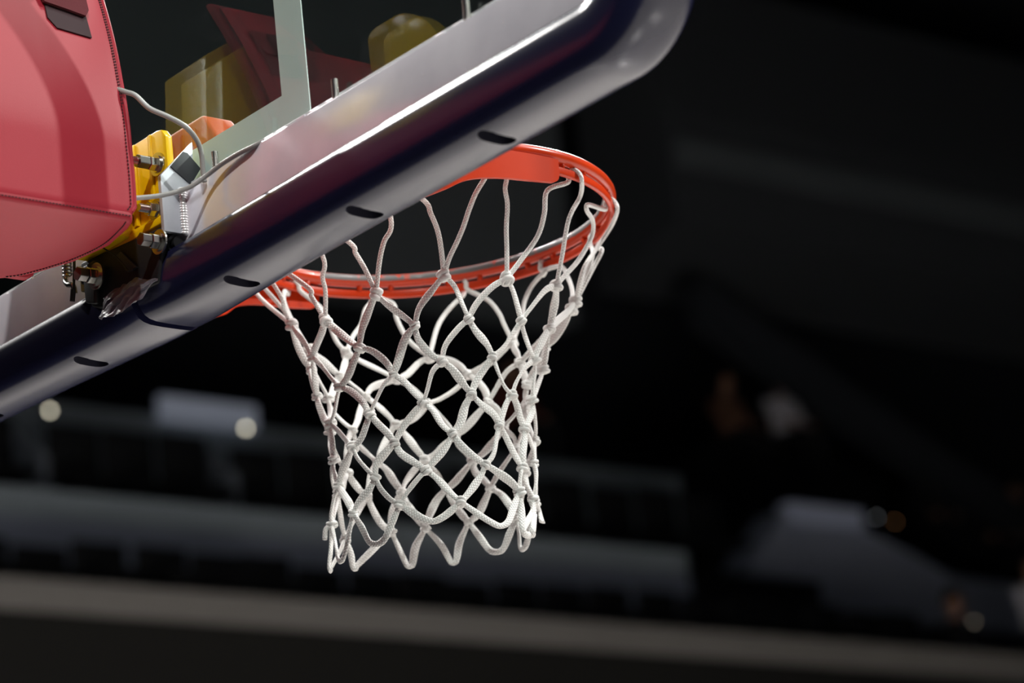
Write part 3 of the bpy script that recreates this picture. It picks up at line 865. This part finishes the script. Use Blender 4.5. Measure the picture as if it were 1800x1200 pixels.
# loops over the net rail: inner strand to the knot one step back, outer strand one step on
for j in range(12):
    a = 15 + 30 * j
    ar = math.radians(HOOK[j])
    def at(r, z, da=0.0):
        b = ar + math.radians(da)
        return Vector((r * math.cos(b), CY + r * math.sin(b), z))
    inner = [K3(t) for t in WAY.get((a, 'i'), []) if t[2] < -330]
    outer = [K3(t) for t in WAY.get((a, 'o'), []) if t[2] < -330]
    ka, kb = NK[(1, (a - 15) % 360)], NK[(1, (a + 15) % 360)]
    top_in = [at(0.2312, CZ - 0.0255, -1.2), at(0.2322, CZ - 0.0165, -0.7)]
    top_out = [at(0.2448, CZ - 0.0165, 0.7), at(0.2455, CZ - 0.0265, 1.2)]
    if not inner: inner = [at(0.222, -0.055, -3), at(0.205, -0.085, -6)]
    if not outer: outer = [at(0.228, -0.055, 3), at(0.208, -0.085, 6)]
    pts = [ka] + inner[::-1] + top_in + [at(0.2385, CZ - 0.0100, 0)] + top_out + outer + [kb]
    path = catmull(pts, 6)
    cord(path, 0.00305, 0.0027, rnd(.4), rnd(.4), 12, 'hook_loop')

def segment(A, B, row, closed_end=False):
    d = B - A
    L = d.length
    mid = (A + B) / 2
    rad = radial(mid)
    tan = d.normalized().cross(rad)
    bow = rnd(0.006) * (1.4 if row < 4 else 1.0)
    bow2 = rnd(0.005)
    out = random.uniform(-0.001, 0.004)
    pts = [A, A.lerp(B, .3) + tan * (bow + bow2 * .5) * .8 + rad * out, A.lerp(B, .7) + tan * (bow - bow2 * .5) * .8 + rad * out, B]
    path = catmull(pts, 5)
    wv = [0.0031, random.uniform(.0037, .0048), random.uniform(.0044, .0056), random.uniform(.0038, .0050), 0.0031]
    tv = [0.0026, 0.0023, random.uniform(.0018, .0024), 0.0023, 0.0026]
    t0 = rnd(0.7)
    cord(path, sstep(wv, len(path)), sstep(tv, len(path)), t0, t0 + rnd(0.8), 12)

for r in range(1, 7):
    for (q, a), P in NK.items():
        if q != r: continue
        for da in (-15, 15):
            segment(P, NK[(r + 1, (a + da) % 360)], r)
# bottom loops
for (q, a), P in NK.items():
    if q != 8: continue
    A, B = NK[(7, (a - 15) % 360)], NK[(7, (a + 15) % 360)]
    if a == 15:      # curled loop made below from the loose cord
        pass
    sharp = a in (225, 165, 135, 195)
    rad = radial(P)
    d = (B - A).normalized()
    wd = 0.0045 if sharp else 0.011
    if sharp:
        pts = [A, A.lerp(P, .5) + d * rnd(.003), P - d * wd + Vector((0, 0, .003)), P - d * wd * .4 + Vector((0, 0, -.001)), P + d * wd * .4 + Vector((0, 0, -.001)), P + d * wd + Vector((0, 0, .003)), B.lerp(P, .5) + d * rnd(.003), B]
    else:
        pts = [A, A.lerp(P, .5) - d * .004, P - d * wd + Vector((0, 0, .004)), P, P + d * wd + Vector((0, 0, .004)), B.lerp(P, .5) + d * .004, B]
    path = catmull(pts, 5)
    m_ = len(path)
    wv = sstep([.0031, random.uniform(.004, .0055), .0042, .0036, .0042, random.uniform(.004, .0055), .0031], m_)
    tv = sstep([.0026, .0021, .0022, .0024, .0022, .0021, .0026], m_)
    t0 = rnd(.5)
    cord(path, wv, tv, t0, t0 + rnd(.5), 12, 'bottom_loop')
# loose cord ends
for i, tl in enumerate(TAILS):
    path = catmull([K3(t) for t in tl], 8)
    m_ = len(path)
    if i == 1: cord(path, sstep([.0030, .0036, .0068], m_), sstep([.0028, .0024, .0020], m_), .2, .5, 12, 'cord_end')
    elif i == 0: cord(path, .0033, .0030, 0, 0, 12, 'cord_end')
    else: cord(path, sstep([.0032, .0045, .0032, .0040, .0034], m_), .0022, .2, .4, 12, 'cord_end')

# knots: a tight lump with two wraps of cord round it, three shapes shared by all
def knot_mesh(seed):
    rs = random.Random(seed)
    bm = bmesh.new()
    bmesh.ops.create_icosphere(bm, subdivisions=2, radius=0.0052)
    for v in bm.verts:
        v.co *= 1 + rs.uniform(-.10, .10)
        v.co.z *= 0.95; v.co.y *= 0.8
    def wrap(c, ax, R, r, sc):
        mt = Matrix.Translation(c) @ Vector(ax).to_track_quat('Z', 'Y').to_matrix().to_4x4()
        N, n = 18, 8
        ring = []
        for i in range(N):
            a = 2 * PI * i / N
            ring.append([bm.verts.new(mt @ Vector(((R + r * math.cos(b)) * math.cos(a), (R + r * math.cos(b)) * math.sin(a) * sc, r * math.sin(b)))) for b in [2 * PI * k / n for k in range(n)]])
        for i in range(N):
            for k in range(n):
                bm.faces.new([ring[i][k], ring[(i + 1) % N][k], ring[(i + 1) % N][(k + 1) % n], ring[i][(k + 1) % n]])
    wrap(Vector((0, 0, -0.0022)), (rs.uniform(-.25, .25), 0, 1), 0.0047, 0.0021, 0.8)
    wrap(Vector((0, 0, 0.0018)), (rs.uniform(-.3, .3), .1, 1), 0.0045, 0.0020, 0.8)
    wrap(Vector((rs.uniform(-.001, .001), 0.001, 0)), (1, rs.uniform(-.3, .3), rs.uniform(-.5, .5)), 0.0042, 0.0019, 0.85)
    bmesh.ops.recalc_face_normals(bm, faces=bm.faces[:])
    me = bpy.data.meshes.new('knot')
    bm.to_mesh(me); bm.free()
    me.polygons.foreach_set('use_smooth', [True] * len(me.polygons))
    me.materials.append(M['cord'])
    return me
kms = [knot_mesh(i) for i in range(5)]
base = WORLD[net.name]
for (q, a), P in sorted(NK.items()):
    if q == 8: continue
    o = bpy.data.objects.new('knot', kms[random.randrange(5)])
    COL.objects.link(o); o.parent = net
    o.location = P + Vector((0, 0, RIM_Z)) - base
    r = radial(P)
    o.rotation_euler = (rnd(.3), rnd(.5), math.atan2(r.y, r.x) + PI / 2 + rnd(.3))
    s = (1.35 if q == 1 else 1.16) * random.uniform(.92, 1.08)
    o.scale = (s, s, s * (1.25 if q == 1 else 1.0))

# ------------------------------------------------------------------ yellow carrier bracket behind the glass
yb = thing('carrier_bracket', 'yellow enamelled steel bracket bolted behind the middle of the backboard', 'bracket', (0, -0.06, -0.11))
bm = bmesh.new()
prism(bm, [(-0.088, -0.099), (0.0738, -0.099), (0.0738, 0.008), (0.0660, 0.0185), (0.0560, 0.0205), (-0.088, 0.0205)], 1, -0.0440, -0.0345, 0.0012, 2)
finish('back_plate', bm, M['yellow'], yb)
bm = bmesh.new()
prism(bm, [(-0.0440, -0.099), (-0.0440, -0.083), (-0.0500, -0.085), (-0.0560, -0.092), (-0.0560, -0.100), (-0.0440, -0.104)], 0, -0.045, 0.0735, 0.0015, 2)
finish('lower_flange', bm, M['yellow'], yb)
bm = bmesh.new()
prism(bm, [(-0.0445, -0.095), (-0.0445, -0.010), (-0.091, 0.030), (-0.099, 0.158), (-0.150, 0.192), (-0.178, 0.118), (-0.30, 0.03), (-0.30, -0.095)], 0, -0.088, 0.004, 0.003, 2)
finish('gusset_box', bm, M['yellow'], yb)
for x in (0.0055, 0.040):
    bm = bmesh.new()
    prism(bm, [(-0.0443, -0.082), (-0.0443, 0.0195), (-0.0462, 0.0195), (-0.0500 if x < .02 else -.0475, -0.082)], 0, x, x + 0.006, 0.0006)
    finish('stiffening_rib', bm, M['yellow'], yb)
# upper lug of the carrier that shows only as a reflection in the glass
bm = bmesh.new()
k = 20
prism(bm, [(-0.385, 0.10)] + [(-0.345 + 0.040 * math.cos(PI - PI * i / k), 0.19 + 0.030 * math.sin(PI * i / k)) for i in range(k + 1)] + [(-0.305, 0.10)], 0, 0.06, 0.105, 0.003)
finish('side_lug', bm, M['yellow'], yb)

def hexa(bm, p, q, r):
    cyl(bm, p, q, r, 6)
    bmesh.ops.bevel(bm, geom=[e for e in bm.edges], offset=r * 0.07, segments=1, affect='EDGES')
def bolt(x, z, yf, style, parent=yb, s=1.0):
    # axis along -Y from the face yf: washers, nut, then threaded end or bolt head
    bm = bmesh.new(); threaded(bm, (x, yf, z), (0, -1, 0), 0.0050 * s, 0.040 if style == 'long' else 0.026)
    b = finish('bolt', bm, M['zinc'], parent)
    bm = bmesh.new(); cyl(bm, (x, yf, z), (x, yf - 0.0024, z), 0.0140 * s, 32); cyl(bm, (x, yf - 0.0024, z), (x, yf - 0.0046, z), 0.0105 * s, 24)
    finish('washer', bm, M['zinc'], b)
    bm = bmesh.new(); hexa(bm, (x, yf - 0.0046, z), (x, yf - 0.0140, z), 0.0088 * s)
    finish('nut', bm, M['zinc'], b, auto=20)
    if style == 'long':
        bm = bmesh.new(); hexa(bm, (x, yf - 0.0145, z), (x, yf - 0.0290, z), 0.0083 * s)
        finish('lock_nut', bm, M['steel_dark'], b, auto=20)
    if style == 'head':
        bm = bmesh.new(); hexa(bm, (x, yf - 0.0150, z), (x, yf - 0.0270, z), 0.0078 * s)
        finish('bolt_head', bm, M['steel_dark'], b, auto=20)
bolt(0.0560, -0.0215, -0.0445, 'long')
bolt(0.0560, -0.0790, -0.0500, 'stud')
bolt(-0.0640, -0.0842, -0.0460, 'stud')

# ------------------------------------------------------------------ black junction block under the bracket
jb = thing('junction_block', 'black block with taped cover hanging under the yellow bracket at the pad joint', 'fixture', (-0.02, -0.05, -0.20))
bm = bmesh.new()
prism(bm, [(-0.100, -0.0915), (0.068, -0.1045), (0.068, -0.134), (0.056, -0.168), (-0.066, -0.160), (-0.084, -0.152), (-0.088, -0.120), (-0.104, -0.118)], 1, -0.0580, -0.0305, 0.003, 3)
finish('block', bm, M['black'], jb)
bm = bmesh.new()
prism(bm, [(-0.088, -0.102), (-0.086, -0.148), (-0.064, -0.156), (-0.060, -0.102)], 1, -0.0650, -0.0585, 0.003, 3)
finish('clamp_plate', bm, M['black'], jb)
bm = bmesh.new(); cyl(bm, (0.058, -0.041, -0.122), (0.074, -0.041, -0.125), 0.0115, 20); cyl(bm, (0.074, -0.041, -0.125), (0.082, -0.041, -0.126), 0.0085, 20)
finish('rubber_sleeve', bm, M['black'], jb)
bolt(0.0680, -0.1230, -0.0585, 'head', jb, 1.05)
bolt(-0.0560, -0.1245, -0.0655, 'head', jb, 1.15)
# pale nylon spacer and the bright metal hook at the left end
bm = bmesh.new(); box(bm, (-0.118, -0.049, -0.122), (-0.096, -0.036, -0.088), 0.002)
finish('spacer', bm, mat('ochre_spacer', (0.30, 0.24, 0.09), 0.5), jb, label='small ochre spacer block')
bm = bmesh.new(); tube(bm, catmull([(-0.139, -0.052, -0.090), (-0.141, -0.054, -0.100), (-0.133, -0.056, -0.108), (-0.124, -0.055, -0.112), (-0.124, -0.053, -0.122)], 6), [0.0036] * 25, n=12)
finish('spring_hook', bm, M['zinc'], jb, label='bright metal hook')
bm = bmesh.new()
pth = []
for i in range(64):
    a = i / 63 * 2 * PI * 6
    pth.append(Vector((-0.139 + 0.0052 * math.cos(a), -0.052 + 0.0052 * math.sin(a), -0.070 - 0.026 * i / 63)))
tube(bm, pth, 0.0014, n=8)
finish('coil_spring', bm, M['steel_dark'], jb)
bm = bmesh.new(); tube(bm, catmull([(-0.112, -0.058, -0.060), (-0.110, -0.060, -0.085), (-0.111, -0.061, -0.105), (-0.118, -0.060, -0.130)], 8), 0.0018, n=8)
cyl(bm, (-0.1155, -0.0605, -0.120), (-0.120, -0.060, -0.134), 0.0032, 12)
finish('black_wire', bm, M['black'], jb)
bm = bmesh.new(); tube(bm, catmull([(-0.060, -0.066, -0.079), (-0.0506, -0.066, -0.0856), (-0.0336, -0.066, -0.0984), (-0.0134, -0.066, -0.1137), (0.0027, -0.066, -0.1303), (0.0112, -0.068, -0.1401), (0.0228, -0.068, -0.1432)], 8), 0.0010, n=8)
finish('cable_tie', bm, M['black'], jb)
# flat cloth tab
bm = bmesh.new(); prism(bm, [(-0.0200, -0.1110), (-0.0090, -0.1085), (0.0215, -0.1385), (0.0075, -0.1380)], 1, -0.0620, -0.0585, 0.0008)
finish('cloth_tab', bm, M['tape_matt'], jb)

# crumpled gaffer tape wrapped round the block
def crumple():
    bm = bmesh.new()
    nu, nv = 46, 30
    rs = random.Random(4)
    grid = []
    from mathutils import noise
    for i in range(nu + 1):
        u = i / nu
        row = []
        for j in range(nv + 1):
            v = j / nv
            # outline: ragged sheet from under the bolts down to the pad joint
            x = -0.052 + 0.110 * u
            z0 = -0.1475 + 0.004 * math.sin(PI * min(1, u * 1.4)) - 0.012 * max(0, u - .72) / .28
            z1 = -0.1745 - 0.0095 * math.sin(PI * u) + 0.008 * max(0, u - .85) / .15
            z = z0 + (z1 - z0) * v
            z -= 0.004
            y = -0.0610 - 0.0150 * v ** 0.8 * (0.55 + 0.45 * math.sin(PI * u))
            f = noise.noise(Vector((u * 3.1, v * 2.0, 3.3)))
            g = abs(noise.noise(Vector((u * 5.0 + v * 3.5, v * 1.2, 8.1))))
            y += -0.006 * f + 0.010 * g
            row.append(bm.verts.new((x + .003 * f, y, z + 0.003 * noise.noise(Vector((u * 9, v * 9, 1))))))
        grid.append(row)
    for i in range(nu):
        for j in range(nv):
            bm.faces.new([grid[i][j], grid[i + 1][j], grid[i + 1][j + 1], grid[i][j + 1]])
    r = bmesh.ops.solidify(bm, geom=bm.faces[:], thickness=0.0012)
    return bm
finish('crumpled_tape', crumple(), M['tape'], jb, label='shiny crumpled black gaffer tape', auto=60)

# ------------------------------------------------------------------ red padding round the carrier arm
rp = thing('arm_padding', 'big red vinyl padding with black stitching round the support arm at the left', 'padding', (0, -0.5, -0.12))
XR, XL = 0.112, -0.118
FRONT = [(-0.1185, -0.1270), (-0.1150, -0.1200), (-0.105, -0.1165), (-0.088, -0.1159), (-0.0674, -0.1157), (-0.0262, -0.1168), (0.0160, -0.1150), (0.0600, -0.1120), (0.1170, -0.1055), (0.168, -0.0995), (0.215, -0.093)]   # (z, y) of the open front edge
def lean(z):
    return 0.045 * (max(0.0, z + 0.03) / 0.17) ** 1.6
def yfront(z):
    for (z0, y0), (z1, y1) in zip(FRONT, FRONT[1:]):
        if z <= z1: return y0 + (y1 - y0) * max(0.0, (z - z0) / (z1 - z0))
    return FRONT[-1][1]
def side_panel(side):
    """padded side sheet, 16 mm thick, leaning in towards its top; edges rounded"""
    bm = bmesh.new()
    T, nz, r = 0.016, 44, 0.006
    back = [0.012, 0.03, 0.06, 0.085, 0.10, 0.115, 0.14, 0.20, 0.35, 0.6, 1.13]
    loops = []
    for j in range(nz + 1):
        t = j / nz
        row = []
        prof = []
        for k in range(7):                       # rounded front edge, inner to outer
            a = -PI / 2 + PI * k / 6
            prof.append((r * (1 - math.cos(a)), -T / 2 + (T / 2 - r + r * 1.0) * math.sin(a)))
        prof += [(r + b_, 0.0) for b_ in back] + [(r + b_, -T) for b_ in back[::-1]]
        for dy, dx in prof:
            if j == 0 or j == nz:
                dx = max(-T + 0.003, min(-0.003, dx))
            y_ = dy
            ztop = 0.098 if side < 0 else 0.215 if y_ < 0.105 else (0.168 - 0.02 * min(1, (y_ - 0.105) / 0.8))
            z = -0.1185 + (ztop + 0.1185) * t
            x = (XR if side > 0 else -XL) + dx - lean(z)
            row.append(bm.verts.new((side * x, yfront(z) - y_, z)))
        loops.append(row)
    m_ = len(loops[0])
    for j in range(nz):
        for k in range(m_):
            bm.faces.new([loops[j][k], loops[j + 1][k], loops[j + 1][(k + 1) % m_], loops[j][(k + 1) % m_]])
    bm.faces.new(loops[0]); bm.faces.new(loops[-1][::-1])
    return bm
finish('side_panel', side_panel(1), M['red'], rp, auto=50)
finish('side_panel', side_panel(-1), M['red'], rp, auto=50)
# underside: a pillow whose front edge bows towards the board's left
bm = bmesh.new()
prism(bm, [(XR - .0005, -0.1240), (0.104, -0.1185), (0.085, -0.1120), (0.030, -0.1020), (-0.030, -0.1105), (-0.085, -0.1330), (XL + .012, -0.1500), (XL + .001, -0.165), (XL + .001, -1.25), (XR - .0005, -1.25)], 2, -0.1215, -0.1080, 0.004, 4)
finish('bottom_panel', bm, M['red'], rp)
bm = bmesh.new()
prism(bm, [(XL + .016, -0.60), (XR - .016, -0.60), (XR - .016, -1.25), (XL + .016, -1.25)], 2, -0.10, 0.150, 0.004)
finish('foam_core', bm, M['red'], rp)
# stitching: dashes 8 mm inside the edges, joined into one run per seam
def seam(path, r, dash, gap, nrm, name='stitching'):
    bm = bmesh.new()
    ln = [0.0]
    for i in range(1, len(path)): ln.append(ln[-1] + (path[i] - path[i - 1]).length)
    def pos(s):
        for i in range(1, len(path)):
            if ln[i] >= s:
                f = (s - ln[i - 1]) / max(1e-9, ln[i] - ln[i - 1]); return path[i - 1].lerp(path[i], f)
        return path[-1].copy()
    s = 0
    while s + dash < ln[-1]:
        a, b = pos(s), pos(s + dash)
        mid = (a + b) / 2 + nrm * r * 0.8
        tube(bm, [a, mid, b], [r * .7, r, r * .7], n=5)
        s += dash + gap
    o = finish(name, bm, M['stitch'], rp); o['kind'] = 'stuff'
    return o
nx = Vector((1, 0, 0))
fs = [Vector((XR + 0.0002 - lean(z), yfront(z) - 0.0085 - 0.003 * (z < -0.105), z)) for z in [-0.110 + 0.006 * i for i in range(54)]]
seam(fs, 0.00075, 0.0030, 0.0013, nx)
fs2 = [p + Vector((0, 0.0022, 0)) for p in fs if p.z > 0.02]
seam(fs2, 0.0006, 0.0030, 0.0013, nx)
low = [Vector((XR + 0.0002, -0.126 - 0.02 * i, -0.1165)) for i in range(40)]
seam(low, 0.0007, 0.0030, 0.0013, nx)
bf = catmull([(0.106, -0.1290, -0.1217), (0.085, -0.1225, -0.1217), (0.030, -0.1130, -0.1217), (-0.030, -0.1215, -0.1217), (-0.085, -0.1440, -0.1217), (XL + .014, -0.160, -0.1217)], 8)
seam(bf, 0.00075, 0.0030, 0.0013, Vector((0, 0, -1)))
# piping lip along the open front edge
lip = [p + Vector((-0.0042, 0.0068, 0)) for p in fs]
bm = bmesh.new(); tube(bm, lip, [0.0042] * len(lip), [0.0030] * len(lip), [Vector((0, 1, 0))] * len(lip), n=10)
finish('piping', bm, M['red'], rp, label='paler red welt along the edge')
# fastening tab with webbing at the top of the side, lying on the leaning face
def patch(pts, t0, t1, mt, name, label):
    bm = bmesh.new()
    A = [bm.verts.new((XR - lean(z) + t0, y, z)) for y, z in pts]
    B = [bm.verts.new((XR - lean(z) + t1, y, z)) for y, z in pts]
    bm.faces.new(A); bm.faces.new(B[::-1])
    n_ = len(pts)
    for i in range(n_): bm.faces.new([A[i], B[i], B[(i + 1) % n_], A[(i + 1) % n_]])
    finish(name, bm, mt, rp, label=label)
patch([(-0.187, 0.175), (-0.190, 0.150), (-0.193, 0.128), (-0.185, 0.115), (-0.160, 0.112), (-0.140, 0.110), (-0.138, 0.135), (-0.134, 0.175)], -0.0005, 0.0022, M['velcro_black'], 'fastener_tab', 'dark hook-tape tab')
patch([(-0.196, 0.175), (-0.193, 0.150), (-0.165, 0.145), (-0.141, 0.140), (-0.134, 0.150), (-0.130, 0.175)], 0.0024, 0.0070, M['velcro'], 'webbing_strap', 'dark red webbing')

# ------------------------------------------------------------------ cables
def cable(pts, r, label, name='signal_cable'):
    bm = bmesh.new(); p = catmull(pts, 10); tube(bm, p, [r] * len(p), n=14)
    o = finish(name, bm, M['cable'], None, True, pts[-1], auto=0)
    tag(o, label, 'cable', )
    return o
cable([(0.068, -0.140, 0.058), (0.0890, -0.126, 0.0480), (0.1070, -0.117, 0.0370), (0.1157, -0.110, 0.0305), (0.1264, -0.100, 0.0128), (0.1404, -0.085, -0.0003), (0.148, -0.068, -0.0121), (0.1428, -0.050, -0.0231), (0.1365, -0.040, -0.0366), (0.1312, -0.036, -0.0570), (0.1300, -0.034, -0.0680)], 0.0030,
      'grey cable curving down in front of the glass to the frame')
cable([(0.085, -0.140, -0.0890), (0.1020, -0.110, -0.0890), (0.1130, -0.085, -0.0862), (0.1185, -0.066, -0.0806), (0.1314, -0.055, -0.0773), (0.148, -0.042, -0.0667), (0.1701, -0.037, -0.0608), (0.1999, -0.0345, -0.0588), (0.225, -0.032, -0.0590), (0.2382, -0.026, -0.0560)], 0.0028,
      'grey cable running right along the aluminium frame below the target square')
